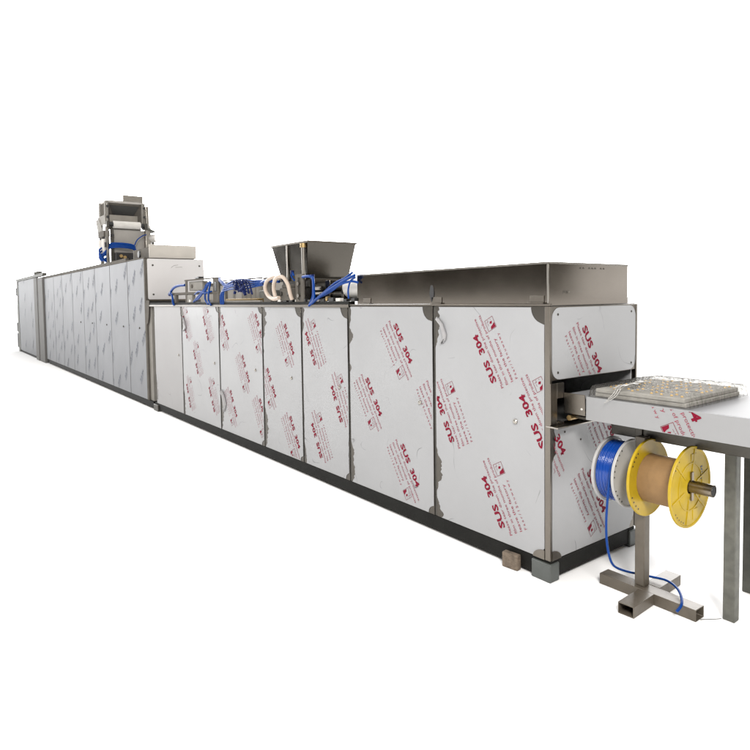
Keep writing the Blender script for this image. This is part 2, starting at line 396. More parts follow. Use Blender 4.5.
# base frame and feet
fr = MB().box(-6.60, -.001, .006, .07, .022, ZB-.002).box(-.07, -.002, .0705, D-.071, .022, ZB-.002).box(-6.60, -.001, D-.07, D-.006, .022, ZB-.002)
for x in (-2, -4, -6): fr.box(x-.03, x+.03, .0705, D-.071, .024, ZB-.004)
fr.build('base_frame', 'black', cab, .003)
def foot(x0, x1, y0, y1, m='footgrey', z1=.098): box('foot', m, cab, x0, x1, y0, y1, 0, z1, bevel=.006)
foot(-.115, .008, -.009, .07); foot(-.115, .008, D-.07, D+.009)
foot(-6.62, -6.43, -.012, .06, 'dsteel', .09); foot(-6.62, -6.43, D-.06, D+.012, 'dsteel', .09)
foot(-3.3, -3.2, .075, .16, 'black', .03); foot(-3.3, -3.2, D-.16, D-.075, 'black', .03)
# quarter round gussets at the corner post's foot
for c, u in (((-.030, -.0045, ZB), (-1, 0, 0)), ((.0045, .012, ZB), (0, 1, 0))):
    c = Vector(c); u = Vector(u); pts = [c]+[c+u*.075*math.cos(t)+Vector((0, 0, .05*math.sin(t))) for t in [math.pi/2*k/10 for k in range(11)]]
    n = Vector((0, -1, 0)) if u.x else Vector((1, 0, 0))
    MB().prism(pts, n*.003).build('gusset', 'steel', cab)
# end of the cabinet facing the conveyor table
def rounded(a0, a1, b0, b1, r, n=6):
    P = []
    for ca, cb, t0 in ((a1-r, b1-r, 0), (a0+r, b1-r, 90), (a0+r, b0+r, 180), (a1-r, b0+r, 270)):
        for k in range(n+1):
            t = math.radians(t0+90*k/n); P.append((ca+r*math.cos(t), cb+r*math.sin(t)))
    return P
e1 = box('end_panel', 'steel', cab, -.012, 0, .013, D-.013, 1.058, H-.008)
MB().prism([(.0005, a, b) for a, b in rounded(.015, D-.016, 1.062, H-.014, .060)], (.003, 0, 0)).build('protective_film', 'film', e1, tri=True)
lim = (.03, D-.03, 1.066, H-.02)
prints(e1, [(.287, 1.330, -59.5)], (.0048, 0, 0), (0, 1, 0), (0, 0, 1), (1, 0, 0), lim)
for a, b in ((.062, 1.40), (.062, 1.098), (D-.06, 1.40), (D-.06, 1.10)):
    MB().lathe((.003, a, b), (1, 0, 0), [(0, .007), (.003, .006), (.005, .001)], 14, True).build('screw', 'dsteel', e1)
e2 = box('end_panel', 'steel', cab, -.012, 0, .013, D-.013, ZB, .822)
fo = film_outline(.016, D-.016, ZB+.004, .818, [(.73, .10, .05), (.12, .04, .035)], [(.13, .09, .06)], 0, 0)
MB().prism([(.0005, a, b) for a, b in fo], (.003, 0, 0)).build('protective_film', 'film', e2, tri=True)
lim = (.026, D-.03, ZB+.01, .81); sp = [(.334, .535, -60), (-.039, .925, -60), (.44, .92, -60), (-.03, .27, -60)][:3]
prints(e2, sp, (.0048, 0, 0), (0, 1, 0), (0, 0, 1), (1, 0, 0), lim)
for a, b in ((.26, .72), (.45, .2), (.12, .78)):
    MB().lathe((.003, a, b), (1, 0, 0), [(0, .006), (.003, .005), (.005, .001)], 12, True).build('screw', 'dsteel', e2)
# the outlet slot: bracket plate with a slit, a ledge, dark sheets for the shade inside
br = MB()
br.box(.0045, .010, -.006, .047, .832, 1.045).box(.0045, .010, .0475, .104, .965, 1.045).box(.0045, .010, .0475, .104, .826, .842)
br.build('outlet_bracket', 'steel', cab, .001)
box('outlet_ledge', 'psteel', cab, -.02, .055, -.008, D-.06, .818, .826)
box('outlet_shade', 'inner', cab, -.55, -.50, .04, D-.04, .83, 1.06)
box('outlet_shade', 'inner', cab, -.5, -.004, .10, D-.05, .835, .845)

# wooden block pushed under the cabinet's front edge
wb = MB().box(-.295, -.195, -.035, .004, 0, .085, Matrix.Rotation(.12, 3, 'Z')).build('wood_block', 'wood', None, .006)
wb['label'] = 'small weathered wooden block standing at the foot of the near cabinet'; wb['category'] = 'wood block'

# ------------------------------------------------------------------ hood on the near cabinet
hd = thing('steel_hood', 'long low bare steel hood on top of the near cabinet', 'hood')
Z0 = H+.007; ZE = H-.0038
box('front_sheet', 'hood', hd, -1.722, -.020, .014, .017, Z0, 1.672, bevel=.0008)
box('end_sheet', 'hood', hd, -.020, -.017, .0185, .745, ZE, 1.672, bevel=.0008)
box('back_sheet', 'hood', hd, -1.722, -.020, .742, .745, ZE, 1.672, bevel=.0008)
box('end_sheet', 'hood', hd, -1.722, -1.719, .018, .741, Z0, 1.672, bevel=.0008)
box('roof_sheet', 'hood', hd, -1.72, -.02, .017, .742, 1.668, 1.6715, bevel=.0008)
lipm = MB().box(-1.722, -.016, .0125, .0139, 1.662, 1.673).box(-.0169, -.0155, .014, .745, 1.662, 1.673)
lipm.build('folded_lip', 'psteel', hd)
box('corner_seam', 'psteel', hd, -.0265, -.0155, .0105, .0138, Z0, 1.66, bevel=.001)
for x in (-1.60, -.86, -.09):
    t = MB().box(x-.05, x+.05, -.004, .0135, Z0, Z0+.006).box(x-.045, x+.045, .0095, .0135, Z0+.006, Z0+.042)
    t.build('mounting_lug', 'steel', hd, .001)
# leaf shaped dark patch low on the front sheet
lf = [(-.905+.020*math.sin(math.pi*t)*(1 if s else -1)*(1.0 if t < .8 else .9), Z0+.008+.125*t) for s in (0, 1) for t in ([k/8 for k in range(9)] if s else [k/8 for k in range(8, -1, -1)])]
MB().prism([(x, .0095, z) for x, z in lf[1:-1]], (0, .0042, 0)).build('dark_patch', 'plug', hd, tri=True)
def scribble(parent, m, strokes, r=.0012):
    mb = MB()
    for st in strokes: mb.tube(st, r, 5, True, 3)
    mb.split('pen_mark', m, parent)
sx = -.0165; rr = random.Random(4); st = []
for k in range(9):
    y = .276+k*.027
    if k in (2, 6): continue
    st.append([(sx, y, 1.640), (sx, y+.006, 1.648), (sx, y+.012, 1.640), (sx, y+.017, 1.646)])
st += [[(sx, .13, 1.508), (sx, .136, 1.524), (sx, .143, 1.512), (sx, .150, 1.524), (sx, .155, 1.508)], [(sx, .163, 1.522), (sx, .172, 1.509)], [(sx, .172, 1.522), (sx, .163, 1.509)], [(sx, .178, 1.522), (sx, .187, 1.522), (sx, .181, 1.509)]]
scribble(hd, 'dsteel', st, .0011)

# ------------------------------------------------------------------ depositor with square funnel on the near cabinet
dp = thing('hopper_depositor', 'square dark steel funnel hopper with cream and blue hoses on the low cabinet', 'depositor')
def funnel(parent, top, zt, bot, zb, th, m, rim=None):
    (x0, x1, y0, y1), (a0, a1, b0, b1) = top, bot
    mb = MB()
    o = [(x0, y0), (x1, y0), (x1, y1), (x0, y1)]; i = [(x0+th, y0+th), (x1-th, y0+th), (x1-th, y1-th), (x0+th, y1-th)]
    ob = [(a0, b0), (a1, b0), (a1, b1), (a0, b1)]; ib = [(a0+th, b0+th), (a1-th, b0+th), (a1-th, b1-th), (a0+th, b1-th)]
    f = lambda P, z: [(x, y, z) for x, y in P]
    mb.loft([f(ib, zb), f(i, zt), f(o, zt), f(ob, zb), f(ib, zb)], False)
    return mb.build('hopper', m, parent)
hop = funnel(dp, (-3.10, -2.455, .035, .525), 1.985, (-2.93, -2.495, .045, .46), 1.66, .006, 'hopper')
MB().box(-3.106, -2.449, .029, .0348, 1.972, 1.988).box(-3.106, -2.449, .5252, .531, 1.972, 1.988).box(-2.4548, -2.449, .035, .525, 1.972, 1.988).box(-3.106, -3.1002, .035, .525, 1.972, 1.988).build('rim', 'steel', hop)
MB().tube([(-2.80, .030, 1.97), (-2.80, .032, 1.66)], .009, 10, False).build('seam_rod', 'psteel', hop)
MB().cyl((-2.500, .018, 1.955), (-2.500, .018, 1.46), .016, 14).build('support_rod', 'psteel', dp)
MB().cyl((-2.500, .018, 1.93), (-2.500, .018, 1.965), .026, 14).build('rod_cap', 'brass', dp)
MB().box(-2.93, -2.46, .05, .60, 1.60, 1.668).box(-2.90, -2.42, .06, .62, 1.482, 1.5995).split('valve_block', 'dsteel', dp, .006)
# upright mounting plates
pl = MB().box(-3.20, -3.05, -.006, .006, 1.479, 1.705).box(-3.20, -3.05, .40, .412, 1.479, 1.70).split('mounting_plate', 'plate', dp, .002)
ps = MB().box(-2.60, -2.56, -.008, .006, 1.440, 1.71).box(-2.515, -2.465, -.008, .006, 1.440, 1.71).box(-2.5598, -2.5152, -.008, .006, 1.440, 1.49).box(-2.5598, -2.5152, -.008, .006, 1.68, 1.71)
ps.build('slotted_plate', 'plate', dp, .002)
MB().box(-2.565, -2.515, -.002, .012, 1.4905, 1.6795).build('slot_backing', 'dsteel', dp)
for z in (1.53, 1.63): MB().cyl((-2.54, -.002, z), (-2.54, -.022, z), .017, 6).build('bolt', 'psteel', dp)
MB().box(-2.86, -2.66, -.02, .10, 1.49, 1.60).box(-2.83, -2.69, -.015, .09, 1.6005, 1.63).build('pump_block', 'plate', dp, .008)
for x in (-2.82, -2.70): MB().cyl((x, -.02, 1.55), (x, -.032, 1.55), .018, 6).build('bolt', 'dsteel', dp)
MB().tube([(-2.80, -.06, 1.515), (-2.90, -.06, 1.505), (-3.02, -.05, 1.535), (-3.075, -.05, 1.60), (-3.04, -.05, 1.665), (-2.95, -.04, 1.695), (-2.86, -.02, 1.69)], .017, 12).build('cream_hose', 'pink', dp)
MB().tube([(-2.875, -.05, 1.515), (-2.89, -.06, 1.58), (-2.86, -.07, 1.65), (-2.80, -.07, 1.692), (-2.72, -.06, 1.69), (-2.655, -.05, 1.63), (-2.635, -.04, 1.55), (-2.64, -.02, 1.50)], .017, 12).build('cream_hose', 'pink', dp)
# cylinders to the right of the plates
MB().cyl((-2.45, .10, 1.60), (-1.98, .10, 1.60), .032).cyl((-2.45, .10, 1.53), (-1.98, .10, 1.53), .028).cyl((-2.45, .30, 1.60), (-1.95, .30, 1.60), .04).split('air_cylinder', 'dsteel', dp)
MB().box(-2.46, -2.40, .05, .5, 1.48, 1.67).box(-2.22, -2.15, .05, .45, 1.484, 1.65).box(-1.99, -1.955, .05, .45, 1.48, 1.66).split('cylinder_mount', 'hopper', dp, .004)
MB().cyl((-1.95, .12, 1.585), (-1.735, .12, 1.585), .085, 32).build('motor_drum', 'roller', dp)
MB().cyl((-2.36, .04, 1.585), (-2.25, .04, 1.585), .018).cyl((-2.36, .04, 1.545), (-2.2, .04, 1.545), .014).split('piston_rod', 'psteel', dp)
rr = random.Random(11)
lb = MB(); lk = MB(); lw = MB()
for k in range(12):
    x = -2.93+k*.105; h = rr.uniform(.015, .03)
    (lw if k % 3 == 0 else lk).box(x, x+rr.uniform(.04, .07), -.006, .03, H+.0285, H+.029+h)
lk.split('guide_block', 'plug', dp, .002); lw.split('guide_block', 'roller', dp, .002)
for x, z in ((-2.12, 1.50), (-2.7, 1.478)): MB().cyl((x, -.004, z), (x, .03, z), .018, 8).split('brass_fitting', 'brass', dp)
def hose(parent, pts, r=.008, m='hose', name='air_hose'): return MB().tube(pts, r, 8).build(name, m, parent)
hose(dp, [(-2.47, -.01, 1.684), (-2.40, -.02, 1.686), (-2.33, -.02, 1.682), (-2.30, -.015, 1.66), (-2.30, -.01, 1.60), (-2.31, -.01, 1.52), (-2.36, -.01, 1.46)], .012)
hose(dp, [(-2.33, -.015, 1.69), (-2.285, -.02, 1.66), (-2.28, -.02, 1.58), (-2.29, -.015, 1.50), (-2.37, -.015, 1.445)], .010)
hose(dp, [(-2.36, -.01, 1.45), (-2.26, -.02, 1.49), (-2.10, -.03, 1.545), (-1.93, -.03, 1.60), (-1.80, -.03, 1.64), (-1.70, -.02, 1.67)], .011)
hose(dp, [(-2.34, .00, 1.47), (-2.20, -.01, 1.515), (-2.02, -.02, 1.56), (-1.88, -.03, 1.605), (-1.75, -.02, 1.625), (-1.69, .0, 1.615)], .009)
hose(dp, [(-2.32, .01, 1.49), (-2.12, -.01, 1.56), (-1.96, -.02, 1.62), (-1.84, -.02, 1.648), (-1.745, -.01, 1.69)], .009)
hose(dp, [(-1.70, -.02, 1.652), (-1.76, -.02, 1.625), (-1.79, -.02, 1.56), (-1.80, -.01, 1.50)], .007)
hose(dp, [(-2.66, .02, 1.66), (-2.66, -.01, 1.70), (-2.645, -.012, 1.735), (-2.62, -.01, 1.70)], .008)
for pnt in ((-2.31, -.01, 1.668), (-2.645, -.01, 1.715)): MB().cyl(pnt, (pnt[0], pnt[1], pnt[2]+.03), .016, 8).build('hose_fitting', 'hosedk', dp)
hose(dp, [(-3.22, -.015, 1.655), (-3.10, -.03, 1.672), (-2.97, -.02, 1.665), (-2.90, .0, 1.66)], .014)

# ------------------------------------------------------------------ sprayer / demoulding unit on the cabinet's left part
sp_ = thing('air_valve_unit', 'small frame of steel plates, rods and blue hoses at the low cabinet deck left end', 'valve unit')
Zt = H+.029
MB().box(-5.275, -5.215, 0, .012, 1.44, 1.735).split('frame_plate', 'plate', sp_, .002)
MB().box(-4.425, -4.27, 0, .014, 1.44, 1.735).split('frame_plate', 'plate', sp_, .003)
MB().box(-4.425, -4.27, .50, .514, Zt, 1.73).box(-5.275, -5.215, .50, .512, Zt, 1.73).split('frame_plate', 'plate', sp_, .003)
MB().box(-5.30, -4.26, .002, .03, 1.736, 1.752).box(-5.30, -4.26, .49, .52, 1.736, 1.752).split('top_bar', 'plate', sp_, .002)
MB().box(-4.93, -4.82, -.004, .06, 1.7525, 1.775).box(-4.38, -4.31, -.006, .04, 1.60, 1.70).split('bracket_block', 'plug', sp_, .004)
MB().cyl((-5.84, .012, 1.588), (-4.26, .012, 1.588), .017, 12).build('guide_rod', 'plate', sp_)
MB().box(-5.66, -5.60, -.004, .03, 1.44, 1.60).build('rod_bracket', 'plate', sp_, .003)
MB().box(-5.22, -4.80, .03, .10, 1.62, 1.728).build('valve_box', 'lplate', sp_, .004)
MB().box(-5.21, -5.05, -.002, .04, 1.48, 1.57).box(-4.70, -4.43, .03, .12, Zt, 1.51).split('valve_body', 'lplate', sp_, .004)
MB().cyl((-5.12, .03, 1.672), (-5.12, .018, 1.672), .022, 8).build('bolt', 'plate', sp_)
MB().cyl((-5.10, -.002, 1.5), (-5.10, -.014, 1.5), .016, 8).build('bolt', 'roller', sp_)
MB().box(-5.25, -4.30, .02, .4, Zt, 1.488).build('slide_base', 'plug', sp_, .002)
hose(sp_, [(-5.84, .0, 1.585), (-5.72, -.01, 1.64), (-5.60, -.015, 1.672), (-5.45, -.01, 1.688), (-5.28, .0, 1.69)], .016)
hose(sp_, [(-5.84, .0, 1.60), (-5.74, -.02, 1.60), (-5.68, -.02, 1.55), (-5.66, -.02, 1.48), (-5.64, -.01, 1.45)], .014)
MB().cyl((-5.87, .012, 1.588), (-5.80, .012, 1.588), .026, 8).build('hose_fitting', 'hosedk', sp_)
for k, (a, b) in enumerate(((-4.98, -4.47), (-4.93, -4.44), (-4.90, -4.50))):
    hose(sp_, [(a, -.01, 1.49+.01*k), (a+.12, -.02, 1.53), ((a+b)/2+.1, -.03, 1.61), (b-.06, -.02, 1.67), (b, -.01, 1.70)], .010)
hose(sp_, [(-4.47, -.01, 1.71), (-4.55, -.03, 1.62), (-4.60, -.02, 1.52), (-4.52, -.02, 1.46)], .010)
hose(sp_, [(-4.46, -.01, 1.70), (-4.47, -.03, 1.58), (-4.50, -.02, 1.50), (-4.44, -.02, 1.45)], .010)
hose(sp_, [(-4.93, -.01, 1.575), (-4.75, -.03, 1.605), (-4.58, -.03, 1.585), (-4.44, -.01, 1.60)], .010)

# hoses and tray between the two units
tr = thing('drip_tray_unit', 'tan steel tray with small cylinders under a bundle of tangled blue hoses', 'tray')
MB().box(-4.60, -3.80, .22, .232, 1.4685, 1.515).box(-4.60, -3.80, .45, .462, 1.4685, 1.515).box(-3.812, -3.80, .2325, .4495, 1.4685, 1.515).box(-4.60, -4.588, .2325, .4495, 1.4685, 1.515).box(-4.588, -3.812, .2325, .4495, 1.4475, 1.472).build('tray', 'brass', tr, .002)
MB().box(-4.20, -3.30, .005, .035, H+.0285, H+.045).build('slide_rail', 'lplate', tr, .002)
MB().box(-6.35, -3.22, .60, .62, 1.455, 1.695).build('splash_plate', 'palesheet', tr, .002)
MB().box(-6.36, -3.21, .59, .63, 1.6955, 1.735).build('splash_bar', 'plate', tr, .002)
for x in (-4.35, -4.24, -4.10, -3.98): MB().cyl((x, .34, 1.4725), (x, .34, 1.64), .035, 16).build('cylinder', 'lplate', tr)
MB().box(-3.92, -3.60, .30, .40, 1.4725, 1.60).build('gear_block', 'galv', tr, .01)
for k in range(4):
    o = k*.026; s = k*.019
    hose(tr, [(-4.19+o, -.01, 1.46), (-4.175+o, -.02, 1.53), (-4.11+o, -.03, 1.585+s), (-3.98, -.03, 1.605+s), (-3.78, -.03, 1.618+s*1.4), (-3.6, -.02, 1.61+s*1.6), (-3.40, -.01, 1.625+s), (-3.20, .0, 1.64+s*.6)], .0085)
for k in range(3):
    hose(tr, [(-4.24, .0, 1.735-.012*k), (-4.12, -.02, 1.70-.012*k), (-4.0, -.03, 1.66-.01*k), (-3.82, -.03, 1.65)], .010)
rr = random.Random(5)
for k in range(16):
    x = -3.76+.30*rr.random(); z = 1.63+.035*rr.uniform(-1.4, 1.6)
    a = Vector((x, -.04-.02*rr.random(), z)); b = a+Vector((rr.uniform(-.05, .05), rr.uniform(-.02, .01), rr.uniform(-.045, .045)))
    MB().cyl(a, b, rr.uniform(.011, .016), 8).build('hose_connector', 'hosedk', tr)
for k in range(5):
    x = -3.75+.07*k
    hose(tr, [(x, -.05, 1.66), (x+.03, -.07, 1.69+.01*(k % 2)), (x+.08, -.06, 1.66), (x+.10, -.04, 1.60-.01*k), (x+.05, -.03, 1.585)], .009, 'hosedk')

# ------------------------------------------------------------------ tall far cabinet
fc = thing('tall_cabinet', 'tall long cabinet of narrow grey film panels behind the low cabinet', 'machine cabinet')
XF = [-6.86, -7.714, -8.756, -9.811, -10.792, -11.822, -12.893, -13.90, -15.16]
F0, F1, FH = -.012, D+.035, 2.11
def far_spots(x0, x1, z0, z1, rnd):
    o = []; z = z0-.1; k = 0
    while z < z1:
        for j in range(3):
            x = x0-.15+(x1-x0+.1)*(j/2.6)+.10*(k % 2)+rnd.uniform(-.05, .05)
            if rnd.random() < .14: continue
            o.append((x, z+.18*j+rnd.uniform(-.08, .08), 50+rnd.uniform(-5, 5)))
        z += .50; k += 1
    return o
rnd = random.Random(3)
for i in range(len(XF)-1):
    xr, xl = XF[i]-.014, XF[i+1]+.014
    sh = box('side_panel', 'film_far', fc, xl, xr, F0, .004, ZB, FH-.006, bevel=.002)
    prints(sh, far_spots(xl, xr, ZB, FH, rnd), (0, F0-.0015, 0), (1, 0, 0), (0, 0, 1), (0, -1, 0), (xl+.01, xr-.01, ZB+.01, FH-.02), 1.05)
    if i < 5: MB().lathe((xr-.28, F0, 1.12), (0, -1, 0), [(0, .014), (.010, .013), (.014, .003)], 14, True).build('panel_knob', 'dsteel', sh)
for x in XF[1:-1]: box('post', 'plate', fc, x-.014, x+.014, F0+.006, .05, ZB, FH-.006)
MB().prism([(-6.872, F0-.004, ZB), (-6.80, F0-.004, ZB), (-6.80, .02, ZB), (-6.872, .02, ZB)], (0, 0, FH-.62-ZB)).build('corner_post', 'plate', fc, .002)
MB().prism([(-6.872, F0-.002, FH-.615), (-6.826, F0-.002, FH-.615), (-6.826, .02, FH-.615), (-6.872, .02, FH-.615)], (0, 0, .606)).build('corner_post', 'plate', fc, .002)
we = box('end_panel', 'steel', fc, -6.838, -6.826, .0205, F1, 1.505, FH-.004)
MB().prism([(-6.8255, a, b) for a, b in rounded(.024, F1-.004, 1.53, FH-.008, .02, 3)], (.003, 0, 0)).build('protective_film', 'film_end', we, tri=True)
for a, b in ((.10, FH-.10), (F1-.07, FH-.10), (.10, 1.60), (F1-.07, 1.60)):
    MB().lathe((-6.8225, a, b), (1, 0, 0), [(0, .014), (.005, .012), (.008, .002)], 12, True).build('screw', 'dsteel', we)
rr = random.Random(2)
scribble(we, 'galv', [[(-6.8222, .36, 1.98), (-6.8222, .40, 2.01), (-6.8222, .46, 2.02)], [(-6.8222, .42, 1.985), (-6.8222, .52, 1.99)]], .002)
gs = [(-6.80, F0-.006, 1.50), (-6.80, F0-.006, 1.20)]
MB().prism([(-6.80, F0-.004, 1.515), (-6.66, F0-.004, 1.515), (-6.68, F0-.004, 1.40), (-6.70, F0-.004, 1.30), (-6.74, F0-.004, 1.20), (-6.80, F0-.004, 1.18)], (0, .006, 0)).build('gusset', 'plate', fc)
box('corner_post', 'lplate', fc, -6.795, -6.66, .012, .05, ZB, H-.02)
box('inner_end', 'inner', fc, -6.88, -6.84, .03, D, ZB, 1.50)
box('top_deck', 'dsteel', fc, -15.2, -6.84, .006, F1-.004, FH-.03, FH-.003)
box('top_rim', 'plate', fc, -15.2, -7.75, F0-.006, .03, FH-.004, FH+.05)
box('top_rim', 'plate', fc, -7.74, -6.824, F0-.004, .02, FH-.004, FH+.012)
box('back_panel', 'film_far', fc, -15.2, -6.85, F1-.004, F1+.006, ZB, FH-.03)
fb = MB().box(-15.2, -6.66, .0, .07, .022, ZB-.002).box(-15.2, -6.66, D-.07, D+.01, .022, ZB-.002)
for x in (-8, -10.5, -13): fb.box(x-.03, x+.03, .0705, D-.071, .024, ZB-.004)
fb.build('base_frame', 'black', fc, .003)
for x in (-7.2, -11, -15):
    for y in (.02, D-.08): box('foot', 'black', fc, x-.05, x+.05, y, y+.05, 0, .024)

# short cabinet at the far end, with a pale post and a slanting top
ec = thing('end_cabinet', 'short pale cabinet with a light post at the far left end of the machine line', 'machine cabinet')
EH = 2.185
pb = MB().box(-16.55, -16.05, -.06, .10, .0, EH-.02).box(-15.98, -15.24, -.05, .10, .0, EH-.03)
pb.split('end_post', 'palepost', ec, .01)
MB().box(-16.04, -15.99, -.02, .06, .03, EH-.05).build('post_gap', 'dsteel', ec)
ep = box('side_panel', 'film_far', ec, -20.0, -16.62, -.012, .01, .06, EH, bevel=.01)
prints(ep, far_spots(-20, -16.6, .06, EH, random.Random(9)), (0, -.0145, 0), (1, 0, 0), (0, 0, 1), (0, -1, 0), (-19.9, -16.7, .1, EH-.02), 1.3)
box('top_rim', 'galv', ec, -20.35, -15.25, -.03, .06, EH+.001, EH+.075)
box('corner_post', 'galv', ec, -20.35, -20.01, -.02, .05, .0, EH)
for z0, z1 in ((.62, .95), (1.75, 2.05), (.12, .62)): box('hinge', 'plug', ec, -20.56, -20.36, -.03, .05, z0, z1-.05)
MB().box(-20.0, -16.6, .0, .06, .0, .058).build('base_frame', 'black', ec)
MB().box(-20.3, -15.3, .07, D, .02, EH).build('cabinet_body', 'galv', ec)
for x in (-16.5, -16.1): MB().cyl((x, .02, EH+.075), (x, .02, EH+.15), .07, 10).build('lifting_eye', 'galv', ec)

# hood on the tall cabinet
h2 = thing('steel_hood', 'short box hood, bright cream reflection painted on its end, on the tall far cabinet', 'hood')
z0, z1 = FH+.013, 2.315
box('front_sheet', 'plate', h2, -7.75, -6.98, .10, .104, z0, z1-.035)
box('end_sheet', 'litsheet', h2, -6.98, -6.974, .10, .79, z0, z1)
box('back_sheet', 'hood', h2, -7.75, -6.98, .786, .79, z0, z1)
box('end_sheet', 'hood', h2, -7.756, -7.75, .10, .79, z0, z1-.035)
box('roof_sheet', 'hood', h2, -7.75, -6.98, .1045, .7855, z1-.04, z1-.036)
MB().lathe((-7.42, .1, 2.20), (0, -1, 0), [(0, .055), (.02, .05), (.022, .03)], 20, True).build('knob', 'plug', h2)

# ------------------------------------------------------------------ tall depositor far away
d2 = thing('roller_depositor', 'tall steel hopper stand with white roller on top of the far cabinet', 'depositor')
X = -9.0
zb = FH-.002
for y in (.0, .60):
    MB().box(X-.42, X-.33, y, y+.05, zb, 3.20).box(X-.02, X+.06, y, y+.05, 2.84 if y else zb, 3.19).split('upright', 'lplate' if y else 'lplate', d2, .006)
MB().box(X-.45, X+.08, -.012, -.001, 2.80, 2.96).build('side_plate', 'lplate', d2, .004)
MB().prism([(X-.55, -.02, 2.92), (X-.30, -.02, 2.92), (X-.10, -.02, 2.70), (X-.20, -.02, 2.58), (X-.40, -.02, 2.66)], (0, .012, 0)).build('side_plate', 'lplate', d2)
MB().box(X-.329, X-.021, .03, .04, 2.965, 3.169).build('side_plate', 'plate', d2)
# slanted trough hopper between the uprights
hp2 = MB().prism([(X-.34, .052, 3.17), (X+.00, .052, 3.17), (X-.02, .052, 3.12), (X-.13, .052, 2.99), (X-.13, .052, 2.86), (X-.30, .052, 2.86)], (0, .590, 0))
hp2.build('trough', 'plate', d2, .004)
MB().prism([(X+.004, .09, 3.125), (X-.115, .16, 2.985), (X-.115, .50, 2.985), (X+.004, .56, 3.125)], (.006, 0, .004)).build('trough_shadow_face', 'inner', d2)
MB().box(X-.112, X-.10, .10, .56, 2.865, 2.985).build('trough_lip', 'psteel', d2, .002)
MB().box(X-.36, X+.02, .02, .63, 3.1705, 3.21).build('top_frame', 'palesheet', d2, .006)
MB().box(X-.10, X+.02, .30, .63, 3.2105, 3.315).build('top_box', 'psteel', d2, .004)
MB().box(X-.012, X+.10, .645, .70, 2.78, 3.14).build('end_bracket', 'psteel', d2, .01)
MB().cyl((X+.08, .11, 2.80), (X+.08, .55, 2.80), .062, 24).build('roller', 'roller', d2)
MB().cyl((X+.08, .0, 2.80), (X+.08, .11, 2.80), .035, 16).cyl((X+.08, .55, 2.80), (X+.08, .67, 2.80), .035, 16).split('roller_shaft', 'plug', d2)
MB().box(X+.02, X+.14, -.005, .035, 2.75, 2.85).box(X+.02, X+.14, .61, .66, 2.74, 2.84).split('bearing_block', 'dsteel', d2, .006)
MB().prism([(X+.10, .62, 2.80), (X+.10, .80, 2.72), (X+.10, .80, 2.70), (X+.10, .62, 2.76)], (-.2, 0, 0)).build('side_flap', 'galv', d2)
MB().box(X-.12, X-.04, .052, .60, 2.735, 2.80).build('cross_bar', 'plate', d2, .004)
# large pale sheet below the roller, its posts, and the machinery in front
MB().box(X-.03, X-.01, .13, .68, zb, 2.73).build('front_sheet', 'palesheet', d2, .003)
MB().box(X-.02, X+.03, .08, .128, zb, 2.74).build('sheet_post', 'dsteel', d2, .004)
MB().box(X-.02, X+.06, .64, .735, zb, 2.76).build('sheet_post', 'psteel', d2, .01)
MB().cyl((X+.02, .69, 2.76), (X+.02, .69, 2.82), .06, 14).build('post_cap', 'roller', d2)
MB().cyl((X+.0, .74, 2.60), (X+.10, .82, 2.60), .07, 12).build('side_motor', 'roller', d2)
MB().box(X-.04, X+.02, .76, .80, zb, 2.58).build('back_post', 'dsteel', d2)
MB().box(X-.38, X+.02, -.03, .07, 2.60, 2.70).build('cross_bar', 'plate', d2, .004)
for x in (X-.28, X-.05): MB().cyl((x, -.01, 2.30), (x, -.01, 2.56), .042, 14).split('air_cylinder', 'roller', d2)
for x in (X-.28, X-.05): MB().cyl((x, -.01, 2.56), (x, -.01, 2.66), .02, 10).build('cylinder_rod', 'plug', d2)
MB().box(X+.02, X+.16, .12, .44, 2.14, 2.33).build('valve_manifold', 'plug', d2, .006)
for y, zz in ((.20, 2.27), (.26, 2.25), (.23, 2.20)): MB().cyl((X+.16, y, zz), (X+.18, y, zz), .028, 10).split('brass_fitting', 'brass', d2)
MB().cyl((X+.16, .37, 2.25), (X+.19, .37, 2.25), .05, 14).build('gauge', 'plug', d2)
for k in range(4):
    z = 2.40+.022*k
    hose(d2, [(X+.0, -.06, 2.18+.04*k), (X+.02, -.05+.02*k, 2.30), (X+.06, .05, z), (X+.12, .20, z+.02), (X+.16, .38, z), (X+.14, .44, z-.04)], .013)
hose(d2, [(X+.12, .42, 2.42), (X+.12, .48, 2.55), (X+.10, .58, 2.63), (X+.05, .66, 2.66)], .009)
for k in range(3):
    hose(d2, [(X-.06, -.04, 2.42-.05*k), (X-.02, -.10, 2.36-.05*k), (X+.03, -.08, 2.26-.03*k), (X+.02, .0, 2.18+.03*k), (X-.03, .03, 2.30)], .016)
hose(d2, [(X+.0, -.02, 2.24), (X+.04, .02, 2.16), (X+.08, .05, 2.12)], .018)
hose(d2, [(X+.16, .44, 2.40), (X+.18, .45, 2.28), (X+.16, .45, 2.14)], .010)

# extra bright rods, bolts and clamps on the far depositor
MB().cyl((X+.07, .01, 3.15), (X+.07, .01, 2.16), .014, 10).cyl((X+.07, .63, 3.15), (X+.07, .63, 2.80), .014, 10).split('tie_rod', 'psteel', d2)
for yy, zz in ((.03, 2.92), (.03, 3.10), (.63, 2.95), (.63, 3.10), (.10, 2.62), (.10, 2.45)): MB().cyl((X+.06, yy, zz), (X+.085, yy, zz), .022, 8).build('bolt', 'plug', d2)
MB().box(X+.02, X+.07, -.03, .04, 2.42, 2.50).build('clamp', 'plug', d2, .006)

